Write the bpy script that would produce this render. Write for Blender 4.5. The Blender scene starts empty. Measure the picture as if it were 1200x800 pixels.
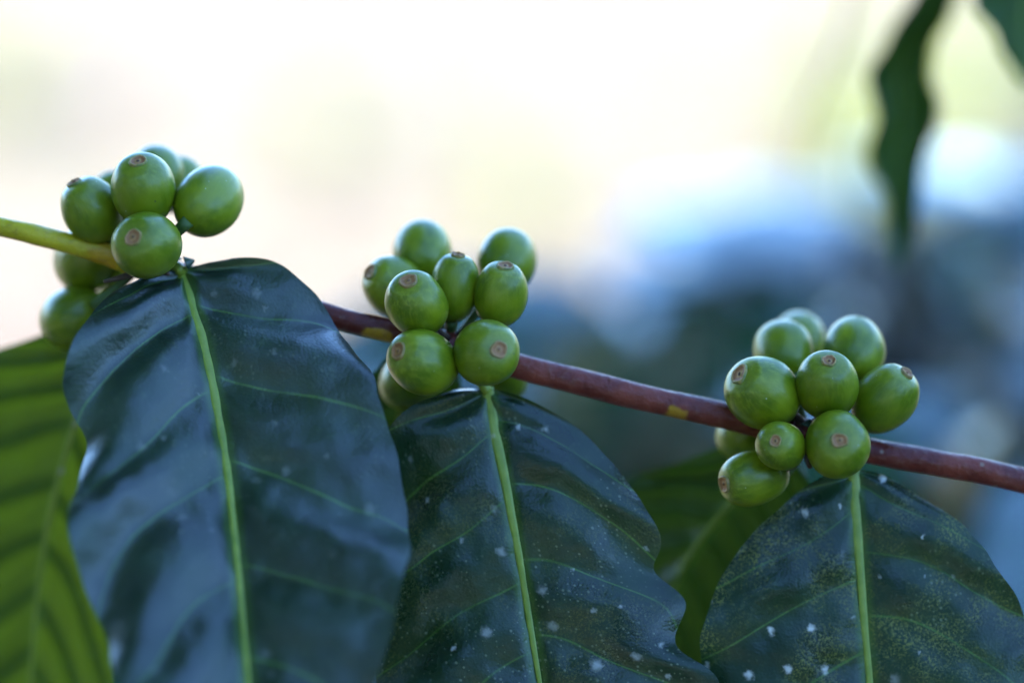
import bpy, math, random
from mathutils import Vector, Matrix, noise
random.seed(7)
R = math.radians

# ------------------------------------------------------------------ camera
LENS, SENSOR, DIST, PITCH = 100.0, 36.0, 0.60, R(18)
FOCUS = Vector((0, 0, 1.25))
FWD = Vector((0, math.cos(PITCH), -math.sin(PITCH)))
RIGHT = Vector((1, 0, 0))
UP = Vector((0, math.sin(PITCH), math.cos(PITCH)))
CAM = FOCUS - FWD * DIST
sc = bpy.context.scene
C = sc.collection
cam = bpy.data.cameras.new('camera')
cam.lens, cam.sensor_width = LENS, SENSOR
cam.clip_start, cam.clip_end = 0.01, 2000
cam.dof.use_dof = True
cam.dof.focus_distance = DIST - 0.004
cam.dof.aperture_fstop = 2.8
camo = bpy.data.objects.new('camera', cam)
C.objects.link(camo)
camo.location = CAM
camo.rotation_euler = (R(90) - PITCH, 0, 0)
sc.camera = camo

# ------------------------------------------------------------------ sky, sun, exposure
SUN_AZ, SUN_EL = R(-62), R(52)            # azimuth from +Y (view direction), negative = to the left
SUN = Vector((math.sin(SUN_AZ) * math.cos(SUN_EL), math.cos(SUN_AZ) * math.cos(SUN_EL), math.sin(SUN_EL)))
w = bpy.data.worlds.new('World')
sc.world = w
w.use_nodes = True
nt = w.node_tree
sky = nt.nodes.new('ShaderNodeTexSky')
sky.sky_type = 'NISHITA'
sky.sun_disc = False
sky.sun_elevation = SUN_EL
sky.sun_rotation = SUN_AZ
sky.ozone_density = 10.0
sky.dust_density = 0.0
nt.links.new(sky.outputs[0], nt.nodes['Background'].inputs[0])
nt.nodes['Background'].inputs[1].default_value = 0.15
sl = bpy.data.lights.new('sun', 'SUN')
sl.energy, sl.angle, sl.color = 3.5, R(0.53), (1.0, 0.91, 0.79)
so = bpy.data.objects.new('sun', sl)
C.objects.link(so)
so.location = (-3, 1, 6)
so.rotation_euler = SUN.to_track_quat('Z', 'Y').to_euler()
vs = sc.view_settings
vs.view_transform, vs.look, vs.gamma, vs.use_curve_mapping = 'Standard', 'None', 1.0, False
vs.exposure = 3.1
sc.cycles.use_denoising = True
sc.cycles.max_bounces = 8
sc.cycles.sample_clamp_indirect = 6


def P(px, py, d=0.0):
    """photo pixel (1200 x 800) and metres behind the focus plane -> a point of the place"""
    k = (DIST + d) * SENSOR / LENS / 1200
    return CAM + FWD * (DIST + d) + RIGHT * ((px - 600) * k) + UP * ((400 - py) * k)


def G(px, py):
    """where the ray through a pixel meets the ground"""
    v = P(px, py) - CAM
    return CAM + v * (-CAM.z / v.z)


PX = DIST * SENSOR / LENS / 1200          # metres per photo pixel in the focus plane

# ------------------------------------------------------------------ materials
def mat(name):
    m = bpy.data.materials.new(name)
    m.use_nodes = True
    t = m.node_tree
    return m, t, t.nodes['Principled BSDF']


def N(t, kind, **kw):
    n = t.nodes.new('ShaderNode' + kind)
    for k, v in kw.items():
        setattr(n, k, v)
    return n


def val(t, sock, v):
    if hasattr(v, 'is_output') or isinstance(v, bpy.types.NodeSocket):
        t.links.new(v, sock)
    else:
        sock.default_value = v


def math_(t, op, a, b=0.0, clamp=False):
    n = N(t, 'Math', operation=op, use_clamp=clamp)
    val(t, n.inputs[0], a)
    val(t, n.inputs[1], b)
    return n.outputs[0]


def mix(t, f, a, b, blend='MIX'):
    n = N(t, 'Mix', data_type='RGBA', blend_type=blend)
    val(t, n.inputs[0], f)
    val(t, n.inputs[6], a)
    val(t, n.inputs[7], b)
    return n.outputs[2]


def ramp(t, f, lo, hi, a=0.0, b=1.0):
    n = N(t, 'MapRange', interpolation_type='SMOOTHSTEP')
    val(t, n.inputs[0], f)
    for i, v in enumerate((lo, hi, a, b)):
        val(t, n.inputs[i + 1], v)
    return n.outputs[0]


def nz(t, vec, scale, detail=3, rough=0.55):
    n = N(t, 'TexNoise')
    val(t, n.inputs['Vector'], vec)
    n.inputs['Scale'].default_value = scale
    n.inputs['Detail'].default_value = detail
    n.inputs['Roughness'].default_value = rough
    return n.outputs[0]


def vor(t, vec, scale, dim='3D'):
    n = N(t, 'TexVoronoi', voronoi_dimensions=dim)
    val(t, n.inputs['Vector'], vec)
    n.inputs['Scale'].default_value = scale
    sep = N(t, 'SeparateColor')
    t.links.new(n.outputs['Color'], sep.inputs[0])
    return n.outputs['Distance'], sep.outputs[0], sep.outputs[1]


def bump(t, h, strength, dist):
    n = N(t, 'Bump')
    n.inputs['Strength'].default_value = strength
    n.inputs['Distance'].default_value = dist
    val(t, n.inputs['Height'], h)
    return n.outputs[0]


def attr(t, name, kind='GEOMETRY'):
    n = N(t, 'Attribute', attribute_type=kind, attribute_name=name)
    return n.outputs['Fac']


def rgb(c):
    return (c[0], c[1], c[2], 1.0)


def leaf_material():
    m, t, b = mat('coffee_leaf')
    co = N(t, 'TexCoord').outputs['Object']
    vf = math_(t, 'FRACT', attr(t, 'vein'))
    vein = math_(t, 'SUBTRACT', 1.0, math_(t, 'MULTIPLY', math_(t, 'ABSOLUTE', math_(t, 'SUBTRACT', vf, .5)), 2.0))
    flat = N(t, 'Attribute', attribute_type='GEOMETRY', attribute_name='flat').outputs['Vector']
    young = attr(t, 'young', 'OBJECT')
    thin = attr(t, 'thin', 'OBJECT')
    dust = attr(t, 'dust', 'OBJECT')
    mott = attr(t, 'mottle', 'OBJECT')
    spot = attr(t, 'spots', 'OBJECT')
    n1 = nz(t, co, 70, 4)
    n2 = nz(t, co, 420, 4)
    old = mix(t, ramp(t, n1, .3, .7), rgb((.003, .013, .007)), rgb((.006, .026, .010)))
    yng = mix(t, ramp(t, n1, .3, .7), rgb((.016, .042, .004)), rgb((.024, .058, .006)))
    col = mix(t, young, old, yng)
    # lateral veins: a slightly paler thread
    vm = math_(t, 'MULTIPLY', ramp(t, vein, .0, .055, 1.0, 0.0), ramp(t, nz(t, co, 90, 2), .3, .65, .45, 1.0))
    col = mix(t, math_(t, 'MULTIPLY', vm, .95), col, rgb((.055, .125, .020)))
    sx = N(t, 'SeparateXYZ')
    t.links.new(flat, sx.inputs[0])
    md = math_(t, 'ABSOLUTE', math_(t, 'SUBTRACT', sx.outputs[0], math_(t, 'ROUND', sx.outputs[0])))
    halo = ramp(t, math_(t, 'ADD', md, math_(t, 'MULTIPLY', math_(t, 'SUBTRACT', n2, .5), .0012)), .0008, .0028, .75, 0.0)
    col = mix(t, halo, col, rgb((.050, .105, .014)))
    # fine paler freckles
    fr = math_(t, 'MULTIPLY', ramp(t, n2, .58, .74), ramp(t, n1, .4, .6))
    col = mix(t, math_(t, 'MULTIPLY', fr, .40), col, rgb((.05, .08, .035)))
    # yellow lichen mottling
    n3 = nz(t, co, 1900, 4, .75)
    patch = ramp(t, nz(t, co, 60, 5, .65), .44, .64)
    mo = math_(t, 'MULTIPLY', math_(t, 'MULTIPLY', ramp(t, n3, .47, .62), patch), mott)
    col = mix(t, mo, col, rgb((.25, .24, .045)))
    # dust grains
    d1, r1, g1 = vor(t, flat, 800, '2D')
    dm = math_(t, 'MULTIPLY', ramp(t, d1, math_(t, 'MULTIPLY', g1, .10), math_(t, 'MULTIPLY', g1, .38), 1.0, 0.0), math_(t, 'GREATER_THAN', r1, .55))
    dm = math_(t, 'MULTIPLY', math_(t, 'MULTIPLY', dm, ramp(t, nz(t, co, 40, 2), .42, .62)), dust)
    col = mix(t, math_(t, 'MULTIPLY', dm, .50), col, rgb((.20, .22, .13)))
    # whitish droppings and scale spots
    wob = N(t, 'VectorMath', operation='MULTIPLY_ADD')
    nv = N(t, 'TexNoise')
    val(t, nv.inputs['Vector'], flat)
    nv.inputs['Scale'].default_value = 900
    t.links.new(nv.outputs['Color'], wob.inputs[0])
    wob.inputs[1].default_value = (.0019, .0019, .0019)
    t.links.new(flat, wob.inputs[2])
    d2, r2, g2 = vor(t, wob.outputs[0], 130, '2D')
    sp = math_(t, 'MULTIPLY', ramp(t, d2, math_(t, 'MULTIPLY', g2, .03), math_(t, 'ADD', math_(t, 'MULTIPLY', g2, .22), .03), 1.0, 0.0),
               math_(t, 'GREATER_THAN', r2, .50))
    sp = math_(t, 'MULTIPLY', sp, ramp(t, nz(t, flat, 45, 2), .46, .58))
    sp = math_(t, 'MULTIPLY', sp, spot)
    col = mix(t, sp, col, rgb((.55, .54, .46)))
    val(t, b.inputs['Base Color'], col)
    rg = math_(t, 'ADD', ramp(t, n1, .3, .7, .25, .37), math_(t, 'MULTIPLY', math_(t, 'ADD', mo, sp), .4))
    val(t, b.inputs['Roughness'], math_(t, 'ADD', math_(t, 'ADD', rg, math_(t, 'MULTIPLY', math_(t, 'MAXIMUM', math_(t, 'SUBTRACT', attr(t, 'wax', 'OBJECT'), .42), 0.0), .3)), math_(t, 'MULTIPLY', young, .25)))
    b.inputs['IOR'].default_value = 1.5
    val(t, b.inputs['Specular IOR Level'], attr(t, 'wax', 'OBJECT'))
    h = math_(t, 'ADD', math_(t, 'MULTIPLY', n2, .5), math_(t, 'MULTIPLY', nz(t, co, 160, 3), .5))
    va, vb, vc = vor(t, flat, 1500, '2D')
    h = math_(t, 'ADD', h, math_(t, 'MULTIPLY', va, .12))
    val(t, b.inputs['Normal'], bump(t, h, .5, .0006))
    tr = N(t, 'BsdfTranslucent')
    tcol = mix(t, thin, rgb((.003, .008, .001)), rgb((.058, .076, .002)))
    tcol = mix(t, ramp(t, vein, .0, .60, .85, .0), tcol, rgb((.006, .012, .0)))
    tcol = mix(t, math_(t, 'MULTIPLY', vm, .8), tcol, rgb((.004, .008, .0)))
    val(t, tr.inputs['Color'], tcol)
    add = N(t, 'AddShader')
    t.links.new(b.outputs[0], add.inputs[0])
    t.links.new(tr.outputs[0], add.inputs[1])
    t.links.new(add.outputs[0], t.nodes['Material Output'].inputs[0])
    return m


def midrib_material():
    m, t, b = mat('midrib')
    co = N(t, 'TexCoord').outputs['Object']
    n = nz(t, co, 300, 3)
    col = mix(t, ramp(t, n, .3, .7), rgb((.17, .235, .016)), rgb((.24, .30, .03)))
    d, r, g = vor(t, co, 260)
    blot = math_(t, 'MULTIPLY', ramp(t, d, .15, .3, 1.0, 0.0), math_(t, 'GREATER_THAN', r, .93))
    col = mix(t, math_(t, 'MULTIPLY', blot, .7), col, rgb((.42, .40, .30)))
    val(t, b.inputs['Base Color'], col)
    b.inputs['Roughness'].default_value = .42
    val(t, b.inputs['Normal'], bump(t, n, .3, .0005))
    return m


def berry_material():
    m, t, b = mat('berry_skin')
    co = N(t, 'TexCoord').outputs['Object']
    rnd = N(t, 'ObjectInfo').outputs['Random']
    off = N(t, 'VectorMath', operation='ADD')
    cx = N(t, 'CombineXYZ')
    for i in range(3):
        val(t, cx.inputs[i], math_(t, 'MULTIPLY', rnd, 37.0 + 11 * i))
    t.links.new(co, off.inputs[0])
    t.links.new(cx.outputs[0], off.inputs[1])
    v = off.outputs[0]
    mp = N(t, 'VectorMath', operation='MULTIPLY')
    t.links.new(v, mp.inputs[0])
    mp.inputs[1].default_value = (1, 1, .13)
    streak = nz(t, mp.outputs[0], 15, 4)
    blot = nz(t, v, 2.2, 3)
    fine = nz(t, v, 42, 3)
    sep = N(t, 'SeparateXYZ')
    t.links.new(co, sep.inputs[0])
    z = sep.outputs[2]
    col = mix(t, ramp(t, blot, .34, .66), rgb((.090, .142, .002)), rgb((.205, .245, .004)))
    col = mix(t, math_(t, 'MULTIPLY', ramp(t, streak, .45, .7), ramp(t, z, -.1, .5, .15, .65)), col, rgb((.27, .31, .02)))
    col = mix(t, ramp(t, z, .36, .50, 0, .45), col, rgb((.27, .28, .03)))
    col = mix(t, ramp(t, rnd, 0, 1, 0, .35), col, rgb((.105, .150, .002)))
    col = mix(t, math_(t, 'MULTIPLY', ramp(t, fine, .55, .75), .25), col, rgb((.23, .26, .03)))
    d, r, g = vor(t, v, 9)
    sp = math_(t, 'MULTIPLY', math_(t, 'LESS_THAN', d, .09), math_(t, 'GREATER_THAN', r, .88))
    col = mix(t, math_(t, 'MULTIPLY', sp, .75), col, rgb((.40, .42, .28)))
    d3, r3, g3 = vor(t, v, 5)
    bs = math_(t, 'MULTIPLY', ramp(t, d3, .05, .11, 1, 0), math_(t, 'GREATER_THAN', r3, .86))
    col = mix(t, math_(t, 'MULTIPLY', bs, .6), col, rgb((.03, .05, .03)))
    val(t, b.inputs['Base Color'], col)
    val(t, b.inputs['Roughness'], ramp(t, blot, .3, .7, .33, .43))
    b.inputs['IOR'].default_value = 1.48
    b.inputs['Coat Weight'].default_value = .2
    b.inputs['Specular IOR Level'].default_value = .38
    b.inputs['Coat Roughness'].default_value = .17
    b.inputs['Subsurface Weight'].default_value = .12
    b.inputs['Subsurface Radius'].default_value = (.5, 1.0, .2)
    b.inputs['Subsurface Scale'].default_value = .002
    val(t, b.inputs['Normal'], bump(t, math_(t, 'ADD', math_(t, 'MULTIPLY', fine, .3), streak), .10, .0008))
    return m


def scar_material():
    m, t, b = mat('calyx_scar')
    co = N(t, 'TexCoord').outputs['Object']
    rad = attr(t, 'ring')
    n = nz(t, co, 14, 4)
    rr = math_(t, 'ADD', rad, math_(t, 'MULTIPLY', math_(t, 'SUBTRACT', n, .5), .55))
    cr = N(t, 'ValToRGB')
    t.links.new(rr, cr.inputs[0])
    e = cr.color_ramp.elements
    e[0].position, e[0].color = 0.0, rgb((.06, .03, .018))
    e[1].position, e[1].color = 1.0, rgb((.14, .17, .04))
    for p, c in ((.10, (.10, .035, .012)), (.22, (.46, .27, .08)), (.40, (.36, .16, .05)), (.66, (.27, .10, .03)), (.82, (.46, .28, .09)), (.93, (.28, .22, .04))):
        k = e.new(p)
        k.color = rgb(c)
    rnd = N(t, 'ObjectInfo').outputs['Random']
    col = mix(t, ramp(t, rnd, 0, 1, 0, .5), cr.outputs[0], rgb((.32, .14, .04)))
    val(t, b.inputs['Base Color'], col)
    b.inputs['Roughness'].default_value = .6
    val(t, b.inputs['Normal'], bump(t, n, .5, .0004))
    return m


def stem_material():
    m, t, b = mat('branch_bark')
    co = N(t, 'TexCoord').outputs['Object']
    al = attr(t, 'along')
    n = nz(t, co, 90, 4)
    n2 = nz(t, co, 700, 3)
    green = mix(t, ramp(t, n, .35, .65), rgb((.42, .33, .010)), rgb((.58, .44, .015)))
    brown = mix(t, ramp(t, n, .35, .65), rgb((.095, .013, .007)), rgb((.21, .042, .022)))
    a2 = math_(t, 'ADD', al, math_(t, 'MULTIPLY', math_(t, 'SUBTRACT', n, .5), .05))
    col = mix(t, ramp(t, a2, .24, .29), green, brown)
    # yellow, still green-skinned patches beside the nodes
    pn = nz(t, co, 160, 3)
    def band(c, w_):
        return ramp(t, math_(t, 'ADD', math_(t, 'ABSOLUTE', math_(t, 'SUBTRACT', al, c)), math_(t, 'MULTIPLY', math_(t, 'SUBTRACT', pn, .5), w_ * 2.2)), w_ * .6, w_, 1.0, 0.0)
    pt = math_(t, 'MAXIMUM', math_(t, 'MAXIMUM', band(.208, .016), band(.428, .020)), math_(t, 'MULTIPLY', band(.640, .006), .8))
    gn = N(t, 'SeparateXYZ')
    t.links.new(N(t, 'NewGeometry').outputs['Normal'], gn.inputs[0])
    side = ramp(t, math_(t, 'ADD', gn.outputs[2], math_(t, 'MULTIPLY', math_(t, 'SUBTRACT', pn, .5), 2.0)), .05, .35, 1.0, 0.0)
    pt = math_(t, 'MULTIPLY', pt, math_(t, 'MAXIMUM', side, math_(t, 'LESS_THAN', al, .3)))
    col = mix(t, math_(t, 'MULTIPLY', pt, .85), col, rgb((.50, .27, .012)))
    d, r, g = vor(t, co, 330)
    sp = math_(t, 'MULTIPLY', ramp(t, d, .12, .22, 1, 0), math_(t, 'GREATER_THAN', r, .90))
    col = mix(t, math_(t, 'MULTIPLY', sp, .6), col, rgb((.30, .22, .15)))
    col = mix(t, math_(t, 'MULTIPLY', ramp(t, n2, .5, .75), .35), col, rgb((.20, .085, .05)))
    val(t, b.inputs['Base Color'], col)
    b.inputs['Roughness'].default_value = .38
    b.inputs['Specular IOR Level'].default_value = .3
    val(t, b.inputs['Normal'], bump(t, math_(t, 'ADD', n, math_(t, 'MULTIPLY', n2, .5)), .7, .0011))
    return m


def plain(name, c1, c2, scale, rough, bs=0.0, bd=.01, trans=None):
    m, t, b = mat(name)
    co = N(t, 'TexCoord').outputs['Object']
    n = nz(t, co, scale, 5)
    val(t, b.inputs['Base Color'], mix(t, ramp(t, n, .3, .7), rgb(c1), rgb(c2)))
    b.inputs['Roughness'].default_value = rough
    if bs:
        val(t, b.inputs['Normal'], bump(t, n, bs, bd))
    if trans:
        tr = N(t, 'BsdfTranslucent')
        tr.inputs[0].default_value = rgb(trans)
        add = N(t, 'AddShader')
        t.links.new(b.outputs[0], add.inputs[0])
        t.links.new(tr.outputs[0], add.inputs[1])
        t.links.new(add.outputs[0], t.nodes['Material Output'].inputs[0])
    return m


M_LEAF, M_RIB, M_BERRY, M_SCAR, M_STEM = leaf_material(), midrib_material(), berry_material(), scar_material(), stem_material()
M_STALK = plain('berry_stalk', (.05, .10, .015), (.08, .14, .025), 300, .5, .3, .0005)
M_BUD = plain('stipule', (.015, .035, .02), (.04, .07, .03), 300, .4, .3, .0005)
M_TRUNK = plain('coffee_trunk', (.10, .075, .05), (.20, .16, .11), 60, .85, .7, .004)
M_BLEAF = plain('shrub_leaf', (.003, .036, .018), (.006, .058, .026), 25, .13, .12, .002, (.004, .010, .001))
M_BLEAF.node_tree.nodes['Principled BSDF'].inputs['Specular IOR Level'].default_value = 1.0
M_TLEAF = plain('tree_leaf', (.03, .07, .015), (.05, .10, .02), 10, .5, 0, 0, (.03, .06, .005))
M_WEED = plain('weed_leaf', (.075, .10, .012), (.13, .15, .02), 20, .5, 0, 0, (.07, .085, .008))
M_BARK = plain('tree_bark', (.12, .095, .07), (.24, .20, .15), 14, .9, .8, .02)


def soil_material():
    m, t, b = mat('dry_soil')
    co = N(t, 'TexCoord').outputs['Object']
    a = nz(t, co, .8, 3)
    c = nz(t, co, 1.5, 4)
    f = nz(t, co, 30, 6, .65)
    col = mix(t, ramp(t, a, .35, .65), rgb((.108, .083, .062)), rgb((.158, .142, .088)))
    col = mix(t, math_(t, 'MULTIPLY', ramp(t, c, .52, .68), .6), col, rgb((.058, .041, .038)))
    col = mix(t, math_(t, 'MULTIPLY', ramp(t, c, .50, .34), .5), col, rgb((.082, .098, .055)))
    col = mix(t, math_(t, 'MULTIPLY', ramp(t, f, .4, .7), .35), col, rgb((.15, .13, .105)))
    val(t, b.inputs['Base Color'], col)
    b.inputs['Roughness'].default_value = .95
    val(t, b.inputs['Normal'], bump(t, f, .6, .03))
    return m


M_SOIL = soil_material()
M_LITTER = plain('dry_leaf', (.10, .065, .05), (.19, .145, .10), 6, .8)

# ------------------------------------------------------------------ mesh helpers
def link(name, me, m, parent=None, smooth=True):
    if m and not me.materials:
        me.materials.append(m)
    if smooth:
        me.polygons.foreach_set('use_smooth', [True] * len(me.polygons))
    o = bpy.data.objects.new(name, me)
    C.objects.link(o)
    if parent:
        o.parent = parent
        if parent.type == 'EMPTY' and parent.parent is None:
            o.matrix_parent_inverse = ROOTS[parent.name].inverted()
    return o


ROOTS = {}


def root(name, loc, label, cat, group=None):
    o = bpy.data.objects.new(name, None)
    C.objects.link(o)
    o.location = loc
    o.empty_display_size = .05
    o['label'], o['category'] = label, cat
    if group:
        o['group'] = group
    ROOTS[o.name] = Matrix.Translation(loc)
    return o


def cr(pts, t):
    """Catmull-Rom through pts (list of Vectors), t in 0..1"""
    n = len(pts) - 1
    x = min(max(t, 0.0), 1.0) * n
    i = min(int(x), n - 1)
    f = x - i
    p1, p2 = pts[i], pts[i + 1]
    p0 = pts[i - 1] if i else p1 * 2 - p2
    p3 = pts[i + 2] if i + 2 <= n else p2 * 2 - p1
    return 0.5 * ((2 * p1) + (p2 - p0) * f + (2 * p0 - 5 * p1 + 4 * p2 - p3) * f * f + (3 * p1 - p0 - 3 * p2 + p3) * f ** 3)


def tube(pts, rad, n, seg=14, wob=0.0, seed=0, name='tube'):
    """a tapered, slightly uneven tube along a smooth path; rad is a function of t"""
    vs_, fs, al = [], [], []
    prev = None
    for i in range(n + 1):
        t = i / n
        p = cr(pts, t)
        d = (cr(pts, min(1, t + 1e-3)) - cr(pts, max(0, t - 1e-3))).normalized()
        if prev is None:
            a = d.orthogonal().normalized()
        else:
            a = (prev - d * prev.dot(d)).normalized()
        prev = a
        b = d.cross(a)
        r = rad(t)
        for k in range(seg):
            an = 2 * math.pi * k / seg
            rr = r * (1 + wob * noise.noise(Vector((math.cos(an) * .8 + seed, math.sin(an) * .8, t * n * .12))))
            vs_.append(p + a * (math.cos(an) * rr) + b * (math.sin(an) * rr))
            al.append(t)
    for i in range(n):
        for k in range(seg):
            k2 = (k + 1) % seg
            fs.append((i * seg + k, i * seg + k2, (i + 1) * seg + k2, (i + 1) * seg + k))
    fs.append(tuple(range(seg - 1, -1, -1)))
    fs.append(tuple(n * seg + k for k in range(seg)))
    me = bpy.data.meshes.new(name)
    me.from_pydata(vs_, [], fs)
    at = me.attributes.new('along', 'FLOAT', 'POINT')
    at.data.foreach_set('value', al)
    return me


# ------------------------------------------------------------------ ground
def ground():
    n = 90
    vs_, fs = [], []
    xs = [math.copysign(abs(u) ** 3 * 400, u) for u in [(-1 + 2 * i / n) for i in range(n + 1)]]
    for y in xs:
        for x in xs:
            far = min(1, math.hypot(x, y) / 6)
            vs_.append((x, y + 4, .05 * noise.noise(Vector((x * .6, y * .6, 3))) * far))
    for j in range(n):
        for i in range(n):
            a = j * (n + 1) + i
            fs.append((a, a + 1, a + n + 2, a + n + 1))
    me = bpy.data.meshes.new('ground')
    me.from_pydata(vs_, [], fs)
    o = link('ground', me, M_SOIL)
    o['kind'] = 'structure'
    o['label'] = 'pale dry sunlit soil far out of focus behind the branch'
    o['category'] = 'ground'


ground()


# ------------------------------------------------------------------ the coffee shrub in front
SHRUB_BASE = Vector((.36, .06, 0.0))
shrub = root('coffee_shrub', SHRUB_BASE, 'coffee shrub in front with glossy dark leaves and three clusters of green berries', 'coffee plant')


def leaf(rows, parent, young=0.0, thin=0.0, wax=.2, dust=0.0, mottle=0.0, spots=0.0, nv=9, bulge=.05, quilt=.0016, wave=.002, seed=0,
         nu=150, nw=34, slant=.17, rib=.0013, label=None, hw=1.0, rib_end=1.0):
    """rows: (left margin, midrib, right margin) from base to tip, each (px, py, depth)"""
    L = [P(*r[0]) for r in rows]
    Mi = [P(*r[1]) for r in rows]
    Rr = [P(*r[2]) for r in rows]
    vs_, fs, ve, fl = [], [], [], []
    arc = 0.0
    sv = Vector((seed * 13.1, seed * 7.7, seed * 3.3))
    ribp = []
    for i in range(nu + 1):
        t = (i / nu)
        t = t ** 1.15
        l, m, r = cr(L, t), cr(Mi, t), cr(Rr, t)
        d = (cr(Mi, min(1, t + .01)) - cr(Mi, max(0, t - .01))).normalized()
        nrm = (r - l).cross(d)
        nrm = nrm.normalized() if nrm.length > 1e-9 else -FWD
        if nrm.dot(-FWD) < 0:
            nrm = -nrm
        if ribp:
            arc += (m - ribp[-1][0]).length
        ribp.append((m, nrm))
        for j in range(-nw, nw + 1):
            v = j / nw
            s = abs(v)
            side = 0.5 if v > 0 else 0.0
            e = r if v > 0 else l
            wdt = (e - m).length
            p = m.lerp(e, s)
            ph = nv * (t - slant * s ** 1.25 + .018 * math.sin(s * 3 + side * 7 + seed)) * 1.0 + side * .8
            ph += .25 * noise.noise(Vector((t * 5, v * 1.5, seed)))
            fr = abs((ph % 1.0) - .5) * 2          # 1 on a vein ... 0 between veins
            dv = 1 - fr                            # 0 on the vein
            pil = .35 * math.sin(dv * math.pi / 2) + .65 * math.sin(dv * math.pi / 2) ** 2
            edge = min(1, max(0, s - .03) / .12) * (1 - .35 * s ** 3)
            endf = min(1, t / .05) * min(1, wdt / .006)
            h = bulge * wdt * 4 * s * (1 - s) * .55 + bulge * wdt * .6 * s ** .6
            h -= .0005 * max(0, 1 - s / .07) * (1 if bulge > 0 else 0)
            h += quilt * (pil - .5) * edge * endf
            h += wave * s ** 2.2 * math.sin(ph * 2 * math.pi * .5 + seed + side * 2) * endf
            h += .0008 * noise.noise(p * 45 + sv) * s * endf + .0005 * noise.noise(p * 190 + sv) * endf
            out = (e - m).normalized() if wdt > 1e-9 else Vector((0, 0, 0))
            vs_.append(p + nrm * h + out * (.0012 * noise.noise(p * 130 + sv) * s ** 4 * endf))
            ve.append(ph + 20.0)
            fl += [v * wdt + seed, arc, 0.0]
    W = 2 * nw + 1
    for i in range(nu):
        for j in range(W - 1):
            a = i * W + j
            fs.append((a, a + 1, a + W + 1, a + W))
    me = bpy.data.meshes.new('leaf')
    me.from_pydata(vs_, [], fs)
    at = me.attributes.new('vein', 'FLOAT', 'POINT')
    at.data.foreach_set('value', ve)
    at = me.attributes.new('flat', 'FLOAT_VECTOR', 'POINT')
    at.data.foreach_set('vector', fl)
    o = link('leaf', me, M_LEAF, parent)
    for k, v in (('young', young), ('thin', thin), ('wax', wax), ('dust', dust), ('mottle', mottle), ('spots', spots)):
        o[k] = float(v)
    if label:
        o['label'] = label
    # raised midrib: a half-round strip that tapers to the tip
    rv, rf = [], []
    S = 7
    for i, (m, nrm) in enumerate(ribp):
        t = i / nu
        d = (ribp[min(nu, i + 1)][0] - ribp[max(0, i - 1)][0]).normalized()
        a = d.cross(nrm).normalized()
        w_ = rib * (1.15 - .95 * t) * (1 + .10 * noise.noise(m * 120))
        for k in range(S):
            an = math.pi * k / (S - 1)
            rv.append(m + a * (math.cos(an) * w_) + nrm * (math.sin(an) * w_ * .24 * hw + .0001))
    for i in range(nu):
        for k in range(S - 1):
            a = i * S + k
            rf.append((a, a + 1, a + S + 1, a + S))
    mr = bpy.data.meshes.new('midrib')
    mr.from_pydata(rv, [], rf)
    link('midrib', mr, M_RIB, o)
    return o


# ---- branch, node by node (pixel, pixel, depth)
BR = [(-420, 190, .012), (-200, 222, .010), (0, 266, .006), (60, 280, .006), (145, 304, .008), (200, 318, .010), (300, 342, .011), (400, 374, .009), (460, 388, .009),
      (530, 408, .009), (610, 430, .007), (730, 460, .006), (850, 487, .007), (930, 506, .009), (1010, 526, .008), (1100, 543, .007), (1200, 563, .007), (1500, 640, .012), (2300, 800, .040)]
BRP = [P(*b) for b in BR]
NODES = {1: P(170, 308, .012), 2: P(528, 405, .012), 3: P(945, 508, .012)}


def branch_radius(t):
    p = cr(BRP, t)
    r = .0020 + .0008 * min(1, t * 1.6) + .002 * max(0, t - .9) * 10 * .5
    for q in NODES.values():
        r += .0012 * math.exp(-((p - q).length / .0065) ** 2)
    return r


stem = link('stem', tube(BRP, branch_radius, 260, 18, .10, 4, 'stem'), M_STEM, shrub)
stem['label'] = 'thin branch, yellow-green at one end and red-brown at the other'

# trunk of the shrub, outside the picture
TR = [SHRUB_BASE + Vector(v) for v in ((0, 0, -.05), (.01, .01, .3), (-.005, .015, .7), (.01, 0, 1.1), (0, .01, 1.45), (.01, 0, 1.9))]
link('trunk', tube(TR, lambda t: .022 - .014 * t, 40, 14, .2, 9, 'trunk'), M_TRUNK, shrub)

# ---- leaves of the branch
leaf([((212, 314, 0.0060), (213, 314, 0.0060), (216, 312, 0.0060)),
      ((158, 326, 0.0017), (223, 350, 0.0017), (318, 318, 0.0060)),
      ((104, 382, -0.0071), (237, 396, -0.0027), (384, 362, 0.0017)),
      ((74, 452, -0.0143), (250, 455, -0.0071), (424, 428, -0.0041)),
      ((100, 525, -0.0172), (262, 520, -0.0114), (448, 500, -0.0099)),
      ((82, 600, -0.0259), (271, 590, -0.0172), (474, 570, -0.0172)),
      ((92, 670, -0.0317), (279, 665, -0.0244), (480, 640, -0.0244)),
      ((122, 740, -0.0375), (286, 740, -0.0302), (466, 715, -0.0317)),
      ((142, 815, -0.0433), (292, 815, -0.0375), (444, 795, -0.0375)),
      ((175, 900, -0.0462), (298, 900, -0.0433), (410, 885, -0.0433)),
      ((250, 985, -0.0462), (303, 990, -0.0462), (350, 975, -0.0462)),
      ((304, 1060, -0.0462), (305, 1062, -0.0462), (307, 1060, -0.0462))],
     shrub, wax=.72, dust=.35, spots=.14, seed=1, nv=7, bulge=.10, quilt=.0026, wave=.0034, rib=.00115,
     label='broad glossy dark leaf hanging below the first berry cluster')
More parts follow.
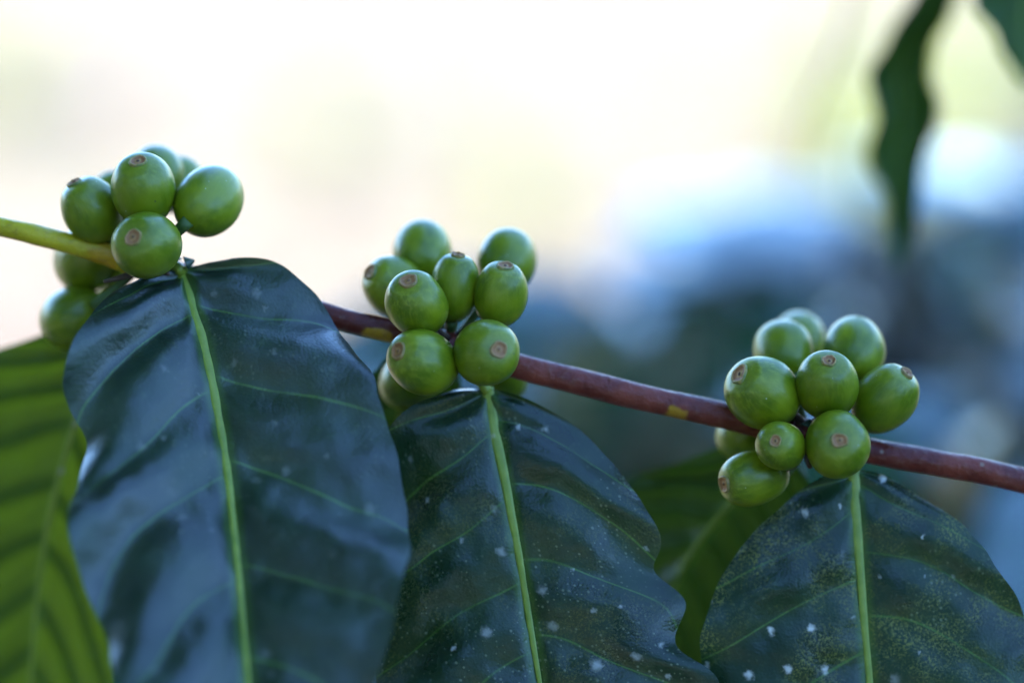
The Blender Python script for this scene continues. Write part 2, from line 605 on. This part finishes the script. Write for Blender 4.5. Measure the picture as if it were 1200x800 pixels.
leaf([((570, 454, 0.0060), (571, 454, 0.0060), (573, 454, 0.0060)),
      ((520, 460, 0.0060), (576, 484, 0.0049), (632, 474, 0.0049)),
      ((456, 505, 0.0060), (583, 520, 0.0032), (698, 522, 0.0049)),
      ((448, 560, 0.0060), (592, 562, 0.0021), (746, 580, 0.0043)),
      ((452, 610, 0.0060), (600, 606, 0.0010), (774, 625, 0.0038)),
      ((448, 660, 0.0060), (609, 655, 0.0005), (766, 668, 0.0021)),
      ((440, 710, 0.0054), (617, 705, -0.0000), (803, 706, 0.0010)),
      ((440, 765, 0.0043), (626, 760, -0.0012), (796, 756, -0.0000)),
      ((446, 820, 0.0027), (635, 815, -0.0023), (846, 800, -0.0023)),
      ((480, 910, -0.0006), (648, 905, -0.0045), (826, 895, -0.0045)),
      ((570, 1010, -0.0050), (660, 1010, -0.0067), (760, 990, -0.0061)),
      ((668, 1090, -0.0083), (669, 1092, -0.0083), (671, 1090, -0.0083))],
     shrub, wax=.42, dust=1.0, mottle=.22, spots=.5, seed=2, nv=6, bulge=.10, quilt=.0012, wave=.0022, rib=.00115,
     label='dark speckled leaf with a wavy edge below the middle berry cluster')
leaf([((999, 548, 0.0060), (1000, 548, 0.0060), (1003, 548, 0.0060)),
      ((955, 564, 0.0057), (1002, 578, 0.0051), (1058, 566, 0.0057)),
      ((890, 615, 0.0051), (1005, 625, 0.0042), (1125, 614, 0.0051)),
      ((848, 672, 0.0045), (1009, 675, 0.0036), (1170, 668, 0.0045)),
      ((826, 735, 0.0039), (1013, 730, 0.0030), (1200, 728, 0.0039)),
      ((820, 800, 0.0033), (1019, 795, 0.0024), (1216, 795, 0.0030)),
      ((826, 870, 0.0024), (1025, 868, 0.0015), (1214, 865, 0.0021)),
      ((860, 960, 0.0012), (1034, 960, 0.0006), (1185, 950, 0.0009)),
      ((940, 1050, 0.0000), (1042, 1055, -0.0003), (1130, 1040, -0.0003)),
      ((1048, 1130, -0.0012), (1050, 1132, -0.0012), (1052, 1130, -0.0012))],
     shrub, wax=.34, dust=1.0, mottle=.62, spots=1.0, seed=3, nv=6, bulge=.085, quilt=.0008, wave=.0012, rib=.00115,
     label='dark leaf with yellow mottling and white spots below the third berry cluster')
# the opposite leaf of each pair, hanging behind
leaf([((128, 330, .022), (130, 332, .022), (134, 334, .022)),
      ((60, 384, .030), (118, 395, .024), (150, 440, .024)),
      ((-20, 418, .036), (100, 460, .027), (160, 500, .026)),
      ((-90, 470, .042), (82, 515, .030), (158, 560, .030)),
      ((-130, 560, .046), (64, 580, .034), (156, 630, .034)),
      ((-150, 650, .048), (50, 650, .037), (150, 700, .038)),
      ((-150, 740, .048), (41, 725, .039), (138, 775, .040)),
      ((-130, 830, .048), (36, 810, .041), (122, 850, .042)),
      ((-60, 950, .048), (34, 940, .044), (90, 950, .045)),
      ((34, 1060, .047), (35, 1062, .047), (37, 1060, .047))],
     shrub, young=1.0, thin=.80, seed=4, nv=10, bulge=-.08, quilt=-.0012, wave=.0012, rib=.0009, label='thin yellow-green leaf seen against the light behind the broad leaf')
leaf([((500, 412, .016), (502, 412, .016), (505, 413, .016)),
      ((452, 428, .022), (480, 445, .022), (540, 440, .022)),
      ((428, 448, .028), (470, 480, .027), (545, 480, .026)),
      ((415, 500, .032), (462, 530, .030), (545, 530, .030)),
      ((400, 580, .034), (456, 600, .032), (540, 600, .032)),
      ((400, 680, .036), (452, 690, .034), (520, 690, .034)),
      ((448, 800, .036), (450, 802, .036), (452, 800, .036))],
     shrub, young=.4, thin=.1, seed=5, nv=8, bulge=-.05, rib=.0009, nu=90, nw=20, label='small dark leaf hidden behind the middle berry cluster')
leaf([((930, 520, .022), (928, 524, .022), (930, 530, .022)),
      ((862, 518, .028), (900, 545, .024), (950, 570, .024)),
      ((800, 540, .034), (872, 574, .027), (945, 620, .026)),
      ((736, 563, .040), (842, 606, .030), (930, 670, .028)),
      ((716, 605, .044), (814, 642, .034), (910, 720, .030)),
      ((722, 660, .046), (794, 680, .037), (890, 760, .033)),
      ((725, 725, .048), (778, 725, .040), (862, 800, .036)),
      ((735, 785, .048), (766, 775, .043), (815, 840, .040)),
      ((752, 840, .047), (758, 842, .047), (766, 848, .046))],
     shrub, young=.6, thin=.18, seed=6, nv=8, bulge=-.07, quilt=-.0016, wave=.0012, rib=.0009, nu=110, nw=24,
     label='dark green leaf with a blue-lit upper edge behind the third berry cluster')

# ---- berries
def berry_mesh(seed):
    prof = []
    n = 30
    for i in range(n + 1):
        th = math.pi * i / n
        z = -.5 * math.cos(th)
        r = .5 * math.sin(th) ** .93
        if z > .40:
            k = (z - .40) / .10
            z = .40 + .072 * (k - .25 * k * k)
        prof.append((r, z))
    seg = 40
    vs_, fs = [], []
    sv = Vector((seed * 5.3, seed * 2.1, seed * 9.7))
    for i, (r, z) in enumerate(prof):
        if i in (0, n):
            vs_.append(Vector((0, 0, z)))
            continue
        for k in range(seg):
            a = 2 * math.pi * k / seg
            v = Vector((math.cos(a) * r, math.sin(a) * r, z))
            # the two seeds flatten a green berry a little; plus uneven growth
            f = 1 - .025 * math.cos(2 * a) * (r / .5) + .085 * noise.noise(v * 1.5 + sv)
            vs_.append(Vector((v.x * f, v.y * f, v.z)))
    ring = lambda i, k: 1 + (i - 1) * seg + k % seg
    for k in range(seg):
        fs.append((0, ring(1, k + 1), ring(1, k)))
    for i in range(1, n - 1):
        for k in range(seg):
            fs.append((ring(i, k), ring(i, k + 1), ring(i + 1, k + 1), ring(i + 1, k)))
    top = len(vs_) - 1
    for k in range(seg):
        fs.append((ring(n - 1, k), ring(n - 1, k + 1), top))
    me = bpy.data.meshes.new('berry')
    me.from_pydata(vs_, [], fs)
    return me


def scar_mesh(seed):
    """the ring left by the flower: a raised lip, a dished floor, a nub in the middle"""
    prof = [(0, .014), (.10, .013), (.20, .004), (.34, .001), (.55, .003), (.72, .012), (.84, .020), (.94, .014), (1.0, -.012), (1.06, -.05)]
    seg = 28
    vs_, fs, rr = [Vector((0, 0, .4545 + prof[0][1]))], [], [0.0]
    for i, (q, h) in enumerate(prof[1:]):
        for k in range(seg):
            a = 2 * math.pi * k / seg
            u = q * .150 * (1 + .20 * noise.noise(Vector((math.cos(a) * 1.4, math.sin(a) * 1.4, seed * 3.7))))
            vs_.append(Vector((math.cos(a) * u, math.sin(a) * u, .4545 + h * (1.3 + .9 * noise.noise(Vector((math.cos(a) * 2.5, math.sin(a) * 2.5, seed * 1.9 + q)))))))
            rr.append(q)
    for k in range(seg):
        fs.append((0, 1 + k, 1 + (k + 1) % seg))
    for i in range(len(prof) - 2):
        for k in range(seg):
            k2 = (k + 1) % seg
            a, b = 1 + i * seg, 1 + (i + 1) * seg
            fs.append((a + k, b + k, b + k2, a + k2))
    me = bpy.data.meshes.new('scar')
    me.from_pydata(vs_, [], fs)
    at = me.attributes.new('ring', 'FLOAT', 'POINT')
    at.data.foreach_set('value', rr)
    return me


BM = [berry_mesh(i) for i in range(5)]
SM = [scar_mesh(i) for i in range(4)]
# (node, cx, cy, width px, length ratio, tip px, tip py, depth, tip turned away from the camera)
BERRIES = [
    (1, 172, 288, 76, 1.06, 161, 279, -.0055, 0), (1, 168, 222, 73, 1.12, 165, 190, .0005, 0), (1, 107, 246, 64, 1.16, 89, 214, .006, 0),
    (1, 244, 235, 75, 1.18, 262, 211, .0055, 1), (1, 181, 206, 66, 1.1, 186, 180, .020, 1), (1, 208, 216, 60, 1.1, 222, 196, .027, 1),
    (1, 101, 303, 72, 1.12, 78, 316, .020, 1), (1, 87, 373, 74, 1.1, 60, 385, .018, 1), (1, 133, 232, 54, 1.1, 128, 205, .026, 1),
    (2, 495, 424, 74, 1.12, 467, 411, -.0045, 0), (2, 571, 413, 74, 1.04, 585, 409, -.006, 0), (2, 488, 356, 69, 1.10, 479, 329, -.0015, 0),
    (2, 533, 336, 56, 1.34, 537, 298, .005, 0), (2, 587, 344, 62, 1.16, 592, 311, .0025, 0), (2, 463, 337, 66, 1.14, 434, 319, .013, 0),
    (2, 496, 295, 66, 1.10, 496, 268, .019, 1), (2, 594, 306, 69, 1.06, 604, 282, .018, 1), (2, 480, 447, 62, 1.1, 452, 460, .019, 1), (2, 588, 440, 56, 1.1, 600, 460, .022, 1),
    (3, 894, 460, 80, 1.06, 864, 437, .0015, 0), (3, 969, 451, 71, 1.10, 968.5, 422, -.001, 0), (3, 1037, 467, 66, 1.24, 1061, 436, .004, 0),
    (3, 918, 412, 66, 1.1, 912, 386, .017, 1), (3, 936, 399, 62, 1.1, 944, 376, .030, 1), (3, 1001, 410, 69, 1.12, 1006, 380, .014, 1),
    (3, 914.5, 523, 56, 1.06, 906, 515, -.0055, 0), (3, 981, 521, 74, 1.0, 979.5, 514, -.0065, 0), (3, 883, 560, 63, 1.26, 846, 566, .003, 0), (3, 868, 510, 54, 1.1, 852, 520, .018, 1),
]
PLACE = {1: 'first berry cluster by the green end of the branch', 2: 'middle berry cluster', 3: 'third berry cluster on the red-brown branch'}
for bi, (nd, cx, cy, wpx, ratio, tx, ty, dep, away) in enumerate(BERRIES):
    k = (DIST + dep) * SENSOR / LENS / 1200
    wd = wpx * k * 1.05
    ln = wd * ratio * 1.08
    c = P(cx, cy, dep)
    ox, oy = (tx - cx) * k / (ln * .47), -(ty - cy) * k / (ln * .47)
    q = math.hypot(ox, oy)
    if q > .985:
        ox, oy, q = ox * .985 / q, oy * .985 / q, .985
    oz = math.sqrt(1 - q * q) * (1 if away else -1)
    ax = (RIGHT * ox + UP * oy + FWD * oz).normalized()
    rot = ax.to_track_quat('Z', 'Y').to_matrix().to_4x4() @ Matrix.Rotation(random.uniform(0, 6.28), 4, 'Z')
    mw = Matrix.Translation(c) @ rot @ Matrix.Diagonal((wd, wd, ln, 1))
    o = bpy.data.objects.new('berry', BM[bi % 5])
    C.objects.link(o)
    if not o.data.materials:
        o.data.materials.append(M_BERRY)
        o.data.polygons.foreach_set('use_smooth', [True] * len(o.data.polygons))
    o.parent = shrub
    o.matrix_parent_inverse = ROOTS['coffee_shrub'].inverted()
    o.matrix_basis = mw
    o['label'] = 'unripe green coffee berry in the ' + PLACE[nd]
    sr = link('scar', SM[bi % 4], M_SCAR, o)
    zs = random.uniform(.82, 1.2)
    sr.scale = (zs, zs * random.uniform(.9, 1.1), 1.0)
    sr.rotation_euler = (0, 0, random.uniform(0, 6.28))
    # stalk from the berry's foot to the node
    foot = c - ax * (ln * .485)
    nod = NODES[nd] + (foot - NODES[nd]) * .08
    midp = foot.lerp(nod, .5) - ax * .0012
    inv = mw.inverted()
    me = tube([nod, midp, foot], lambda t: .0009 + .0006 * t * t, 8, 10, .1, bi, 'stalk')
    me.transform(inv)
    link('stalk', me, M_STALK, o)

# stipules: small pointed scales at the nodes
for (nx, ny, nd, dx, dy) in ((218, 309, .004, 10, -4), (206, 306, .004, -3, -8), (540, 400, .004, 6, -8), (946, 500, .003, 3, -9), (1012, 520, .004, 8, -6)):
    a, b = P(nx, ny, nd), P(nx + dx, ny + dy, nd)
    link('stipule', tube([a, a.lerp(b, .5), b], lambda t: .0016 * (1 - .85 * t), 6, 8, .2, nx, 'stipule'), M_BUD, shrub)
M_BRACT = plain('dried_bract', (.06, .032, .018), (.13, .08, .045), 400, .8, .5, .0005)
for nd, lst in ((1, ((152, 322, -60, 16), (196, 306, 20, -20), (186, 318, 24, 6))), (2, ((548, 388, 6, -16), (520, 392, -12, -12), (538, 428, -4, 16), (556, 436, 10, 10))),
                (3, ((935, 490, -10, -12), (958, 492, 12, -8), (948, 540, 2, 14), (930, 545, -14, 10)))):
    for (bx, by, ex, ey) in lst:
        a, b = P(bx, by, .004), P(bx + ex * .5, by + ey * .5, .001)
        link('bract', tube([NODES[nd].lerp(a, .6), a, b], lambda t: .0013 * (1 - .7 * t), 6, 7, .4, bx, 'bract'), M_BRACT, shrub)
# leaf stalks
for a, b, c_ in (((196, 314, .010), (206, 313, .006), (214, 318, .004)), ((556, 432, .008), (564, 446, .005), (572, 460, .005)), ((985, 528, .008), (994, 540, .005), (1001, 554, .005)),
                 ((160, 308, .014), (145, 318, .018), (130, 332, .022)), ((520, 405, .012), (512, 408, .014), (502, 412, .016)), ((950, 508, .012), (940, 514, .018), (928, 524, .022))):
    link('leaf_stalk', tube([P(*a), P(*b), P(*c_)], lambda t: .0017 - .0006 * t, 8, 10, .04, 1, 'leaf_stalk'), M_RIB, shrub)

# ---- a higher branch of the same shrub, above the picture, with leaves hanging into it behind the focus
UB = [P(1500, 60, .10), P(1380, -60, .10), P(1240, -130, .10), P(1110, -150, .10), P(960, -170, .11), P(760, -210, .12)]
UB[0] = TR[4] + Vector((0, 0, -.02))
link('stem', tube(UB, lambda t: .0032 - .0012 * t, 60, 12, .08, 11, 'stem'), M_STEM, shrub)
leaf([((1112, -128, 0.1500), (1114, -128, 0.1500), (1116, -128, 0.1500)),
      ((1080, -60, 0.1300), (1108, -60, 0.1350), (1140, -60, 0.1300)),
      ((1070, -5, 0.1260), (1098, 0, 0.1350), (1122, 0, 0.1300)),
      ((1036, 50, 0.1240), (1068, 45, 0.1350), (1098, 45, 0.1300)),
      ((1014, 90, 0.1240), (1056, 90, 0.1350), (1094, 90, 0.1300)),
      ((1026, 135, 0.1260), (1058, 140, 0.1350), (1098, 145, 0.1300)),
      ((1014, 185, 0.1280), (1050, 190, 0.1350), (1084, 195, 0.1300)),
      ((1040, 235, 0.1300), (1056, 245, 0.1350), (1076, 248, 0.1300)),
      ((1048, 312, 0.1360), (1051, 314, 0.1360), (1054, 312, 0.1360))],
     shrub, young=1.0, thin=.03, seed=8, nv=7, nu=80, nw=16, quilt=.001, wave=.001, rib=.0008, label='dark wavy leaf hanging edge-on out of focus at the top')
leaf([((1224, -140, .11), (1226, -140, .11), (1228, -140, .11)),
      ((1170, -80, .10), (1220, -80, .11), (1262, -80, .12)),
      ((1140, -20, .10), (1205, -10, .11), (1270, -10, .12)),
      ((1152, 30, .10), (1200, 45, .11), (1250, 50, .12)),
      ((1200, 100, .11), (1203, 102, .11), (1208, 100, .11))],
     shrub, young=1.0, thin=.03, seed=9, nv=6, nu=60, nw=14, quilt=.001, wave=.001, rib=.0008, label='dark blurred leaf tip in the top corner')

link('twig', tube([UB[3].lerp(UB[4], .5), P(1004, -20, .19), P(975, 70, .23), P(940, 155, .26), P(926, 250, .28)], lambda t: .0012 - .0006 * t, 30, 8, .1, 3, 'twig'), M_STEM, shrub)

# ------------------------------------------------------------------ coffee shrubs behind, in the shade
def simple_leaf(ln, wd, droop, fold, seed):
    nu, nw = 16, 4
    vs_, fs = [], []
    for i in range(nu + 1):
        t = i / nu
        half = wd * .5 * (math.sin(math.pi * t ** .85) ** .8 if 0 < t < 1 else 0)
        half *= 1 + .05 * math.sin(t * 15 + seed)
        x = ln * (t - .12 * droop * t * t)
        z = -ln * droop * t * t * .55
        for j in range(-nw, nw + 1):
            v = j / nw
            vs_.append((x, v * half, z + abs(v) * half * fold + .0016 * math.sin(t * 15 + seed) * abs(v) ** 1.5))
    W = 2 * nw + 1
    for i in range(nu):
        for j in range(W - 1):
            a = i * W + j
            fs.append((a, a + 1, a + W + 1, a + W))
    me = bpy.data.meshes.new('leaf')
    me.from_pydata(vs_, [], fs)
    me.materials.append(M_BLEAF)
    me.polygons.foreach_set('use_smooth', [True] * len(me.polygons))
    return me


BL = [simple_leaf(.15, .064, .45, -.12, 0), simple_leaf(.13, .056, .25, -.15, 2), simple_leaf(.16, .066, .7, -.10, 4), simple_leaf(.11, .05, .35, -.18, 6)]


def back_shrub(base, height, branches, label, seed, flat=.55):
    rnd = random.Random(seed)
    rt = root('coffee_bush', base, label, 'coffee plant', 'out-of-focus coffee bushes behind the branch')
    tr = [base + Vector((rnd.uniform(-.02, .02), rnd.uniform(-.02, .02), height * k / 5 - (.05 if k == 0 else 0))) for k in range(6)]
    link('trunk', tube(tr, lambda t: .020 - .015 * t, 24, 10, .2, seed, 'trunk'), M_TRUNK, rt)
    for (frac, az, ln, rise) in branches:
        s = cr(tr, frac)
        d = Vector((math.sin(az), math.cos(az), 0))
        pts = [s + d * (ln * k / 4) + Vector((0, 0, rise * ln * (k / 4) - .30 * ln * (k / 4) ** 2)) for k in range(5)]
        link('stem', tube(pts, lambda t: .004 - .0025 * t, 16, 8, .1, seed, 'stem'), M_TRUNK, rt)
        npair = max(3, int(ln / .042))
        for q in range(1, npair + 1):
            t = q / npair
            p = cr(pts, t)
            for sd in (-1, 1):
                if t == 1 and sd == 1:
                    a2 = az
                else:
                    a2 = az + sd * R(rnd.uniform(45, 80))
                o = bpy.data.objects.new('leaf', BL[rnd.randrange(4)])
                C.objects.link(o)
                o.parent = rt
                o.matrix_parent_inverse = ROOTS[rt.name].inverted()
                s_ = rnd.uniform(.6, 1.0)
                o.matrix_basis = (Matrix.Translation(p) @ Matrix.Rotation(R(rnd.gauss(20, 4)), 4, 'X') @ Matrix.Rotation(math.pi / 2 - a2, 4, 'Z') @ Matrix.Rotation(R(rnd.gauss(2, 6) if rnd.random() < flat else rnd.uniform(35, 80)), 4, 'Y')
                                  @ Matrix.Rotation(R(rnd.gauss(0, 6)), 4, 'X') @ Matrix.Scale(s_, 4))
    return rt


def fan(n, f0, f1, l0, l1, seed, az0=0, spread=360):
    r = random.Random(seed)
    return [(f0 + (f1 - f0) * (i + .5) / n, R(az0 + spread * (i * .382 % 1.0) + r.uniform(-12, 12)), l0 + (l1 - l0) * (i + .5) / n, r.uniform(.05, .35)) for i in range(n)]


for k, (px, py, dp, n, lb) in enumerate((
        (1110, 270, .50, 17, 'blurred blue-lit coffee bush reaching highest behind the far end of the branch'),
        (880, 305, .56, 17, 'blurred blue-lit coffee bush behind the third berry cluster'),
        (715, 400, .66, 16, 'low blurred teal coffee bush behind the bare middle stretch of branch'),
        (1095, 430, .38, 18, 'dark blurred coffee bush just right of the third berry cluster'),
        (1255, 470, .40, 16, 'dark blurred coffee bush cut by the right edge of the picture'),
        (810, 340, .82, 18, 'faint blue coffee bush farther back above the bare stretch of branch'),
        (1000, 275, .92, 18, 'faint blue coffee bush farther back just below the hanging leaf tip'),
        (1200, 265, .86, 18, 'faint blue coffee bush farther back at the right edge of the picture'),
        (660, 450, .80, 16, 'low teal coffee bush farther back beside the middle berry cluster'))):
    q = P(px, py, dp)
    back_shrub(Vector((q.x, q.y, 0)), q.z, fan(n, .78, 1.0, .26, .10, k), lb, 21 + k, .12 if lb.startswith('dark') else .55)

# ------------------------------------------------------------------ unseen trees added to cast shade on the branch and nearby ground
def added_shade_tree(base, target, dist, rad, count, label, seed):
    rnd = random.Random(seed)
    rt = root('added_shade_tree', base, label, 'tree', 'unseen trees added to cast shade')
    mid = target + SUN * dist
    tp = [base + Vector((0, 0, -.1)), base + Vector((.05, .05, 1.2)), base + Vector((.2, .2, 2.2)), base.lerp(mid, .5) + Vector((0, 0, 1.3)), mid]
    link('trunk', tube(tp, lambda t: .13 - .10 * t, 30, 14, .2, 2, 'trunk'), M_BARK, rt)
    for k in range(9):
        a = k * 2.4
        s = cr(tp, .55 + .045 * k)
        e = mid + Vector((math.cos(a) * rad * .8, math.sin(a) * rad * .8, rnd.uniform(-.1, .4)))
        link('limb', tube([s, s.lerp(e, .5) + Vector((0, 0, .12)), e], lambda t: .035 - .028 * t, 14, 8, .2, k, 'limb'), M_BARK, rt)
    vs_, fs = [], []
    u = SUN.orthogonal().normalized()
    v = SUN.cross(u)
    for i in range(count):
        r, a = math.sqrt(rnd.random()) * rad, rnd.uniform(0, 6.283)
        c = mid + u * (math.cos(a) * r) + v * (math.sin(a) * r) + SUN * rnd.gauss(0, .22 * (1.25 - r / rad * .9) * rad / 1.35)
        c += u * .15 * noise.noise(c * 2) + v * .15 * noise.noise(c * 2 + Vector((9, 0, 0)))
        d = Vector((rnd.gauss(0, 1), rnd.gauss(0, 1), rnd.gauss(-.3, .4))).normalized()
        n = Vector((rnd.gauss(0, .5), rnd.gauss(0, .5), 1)) + SUN * .6
        s = d.cross(n).normalized()
        l, w_ = rnd.uniform(.10, .16), rnd.uniform(.05, .07)
        b0 = len(vs_)
        vs_ += [c, c + d * l * .35 + s * w_ * .5, c + d * l * .75 + s * w_ * .35, c + d * l, c + d * l * .75 - s * w_ * .35, c + d * l * .35 - s * w_ * .5]
        fs += [(b0, b0 + 1, b0 + 2, b0 + 3), (b0, b0 + 3, b0 + 4, b0 + 5)]
    me = bpy.data.meshes.new('crown')
    me.from_pydata(vs_, [], fs)
    o = link('crown', me, M_TLEAF, rt, smooth=False)
    o['kind'] = 'stuff'


added_shade_tree(Vector((-2.9, .3, 0)), Vector((.25, .40, 1.1)), 3.2, 1.6, 9500, 'unseen leafy tree added so its crown shades the coffee branch', 5)
added_shade_tree(Vector((-3.4, -1.6, 0)), Vector((.6, -2.3, 0)), 5.0, 3.0, 18000, 'wide unseen tree added to shade the ground around the camera', 6)  # added out of view to darken the ground around the camera


def screen_bush(x, y, h, rx, ry, label, seed):  # bushes added out of view to darken leaf reflections and cut fill light
    rnd = random.Random(seed)
    b = Vector((x, y, 0))
    rt = root('added_screen_bush', b, label, 'coffee plant', 'unseen bushes added to darken reflections and cut fill light')
    link('trunk', tube([b + Vector((0, 0, -.05)), b + Vector((.03, 0, h * .3)), b + Vector((-.02, .02, h * .6)), b + Vector((0, 0, h * .95))], lambda t: .035 - .027 * t, 16, 10, .2, seed, 'trunk'), M_TRUNK, rt)
    vs_, fs = [], []
    for i in range(3200):
        d = Vector((rnd.gauss(0, 1), rnd.gauss(0, 1), rnd.gauss(0, 1))).normalized()
        k = rnd.random() ** .4 * (1 + .25 * noise.noise(d * 2 + Vector((seed, 0, 0))))
        c = b + Vector((d.x * rx * k, d.y * ry * k, h * .53 + d.z * h * .47 * k))
        a = rnd.uniform(0, 6.283)
        u = Vector((math.cos(a), math.sin(a), rnd.uniform(-.9, .2))).normalized()
        q = u.cross(Vector((rnd.gauss(0, .3), rnd.gauss(0, .3), 1))).normalized()
        l, w_ = rnd.uniform(.13, .19), rnd.uniform(.055, .075)
        b0 = len(vs_)
        vs_ += [c, c + u * l * .35 + q * w_ * .5, c + u * l * .75 + q * w_ * .35, c + u * l, c + u * l * .75 - q * w_ * .35, c + u * l * .35 - q * w_ * .5]
        fs += [(b0, b0 + 1, b0 + 2, b0 + 3), (b0, b0 + 3, b0 + 4, b0 + 5)]
    me = bpy.data.meshes.new('crown')
    me.from_pydata(vs_, [], fs)
    link('crown', me, M_TLEAF, rt, smooth=False)['kind'] = 'stuff'


for k, (x, y, h) in enumerate(((-3.6, -2.5, 3.3), (-2.2, -2.9, 3.7), (-.8, -3.0, 3.8), (.6, -3.1, 3.4), (2.0, -2.9, 2.1), (3.4, -2.5, 2.0), (-2.9, -1.2, 3.0), (-2.7, .2, 2.7), (2.5, -1.5, 1.9), (2.4, -.1, 1.9), (2.3, 1.3, 1.9))):
    screen_bush(x, y, h, .95, .8, ('tall added unseen coffee bush at the shaded end of the row', 'tallest added unseen coffee bush of the row', 'added unseen coffee bush straight behind the photographer',
                                'added unseen coffee bush beside the one straight behind the photographer', 'added unseen coffee bush low in the row', 'added unseen coffee bush at the open end of the row', 'added unseen coffee bush left of the photographer', 'added unseen coffee bush left of the branch', 'added unseen coffee bush right of the photographer', 'added unseen coffee bush right of the branch', 'added unseen coffee bush right of the blurred bushes')[k], 40 + k)

# ------------------------------------------------------------------ sunlit weeds and litter on the ground
WL = []
for k in range(3):
    me = simple_leaf(.16 + .04 * k, .05 + .012 * k, .5 + .2 * k, .15, k)
    me.materials.clear()
    me.materials.append(M_WEED)
    WL.append(me)


def weed(px, py, size, nl, label, seed):
    rnd = random.Random(seed)
    b = G(px, py)
    b.z = 0
    rt = root('weed', b, label, 'weed', 'sunlit weeds on the ground')
    for i in range(nl):
        o = bpy.data.objects.new('leaf', WL[i % 3])
        C.objects.link(o)
        o.parent = rt
        o.matrix_basis = (Matrix.Rotation(i * 2.4 + rnd.uniform(-.3, .3), 4, 'Z') @ Matrix.Translation((.01, 0, size * .1 * i / nl))
                          @ Matrix.Rotation(R(-rnd.uniform(15, 75)), 4, 'Y') @ Matrix.Scale(size * rnd.uniform(.7, 1.2), 4))


weed(-10, 150, 1.2, 14, 'blurred pale green weed on bright ground at the left edge of the picture', 1)
weed(600, 265, .8, 12, 'faint green weed on bright ground just above the middle berry cluster', 2)
weed(380, 190, .8, 10, 'faint green weed on bright ground between the first and middle clusters', 3)
weed(980, 285, 1.4, 20, 'blurred bright lime weed above the third berry cluster', 4)
weed(1060, 235, 1.3, 18, 'blurred yellow-green weed under the tip of the hanging dark leaf', 8)
weed(1000, 130, 1.3, 16, 'faint yellow-green weed beside the upper half of the hanging dark leaf', 9)
weed(1160, 150, 1.6, 16, 'blurred olive weed right of the hanging dark leaf', 6)


def litter():
    rnd = random.Random(3)
    vs_, fs = [], []
    for i in range(1500):
        y = rnd.uniform(1.6, 9)
        x = rnd.uniform(-2.5, 2.5)
        c = Vector((x, y, rnd.uniform(.012, .05)))
        a, tl = rnd.uniform(0, 6.28), rnd.uniform(-.35, .35)
        d = Vector((math.cos(a), math.sin(a), tl * .5))
        s = Vector((-math.sin(a), math.cos(a), tl))
        l, w_ = rnd.uniform(.05, .13), rnd.uniform(.02, .05)
        b0 = len(vs_)
        vs_ += [c, c + d * l * .3 + s * w_ * .5, c + d * l * .7 + s * w_ * .45, c + d * l, c + d * l * .7 - s * w_ * .45, c + d * l * .3 - s * w_ * .5]
        fs += [(b0, b0 + 1, b0 + 2, b0 + 3), (b0, b0 + 3, b0 + 4, b0 + 5)]
    me = bpy.data.meshes.new('leaf_litter')
    me.from_pydata(vs_, [], fs)
    o = link('leaf_litter', me, M_LITTER, smooth=False)
    o['kind'] = 'stuff'
    o['label'] = 'dry fallen leaves scattered over the sunlit ground'
    o['category'] = 'leaf litter'


litter()
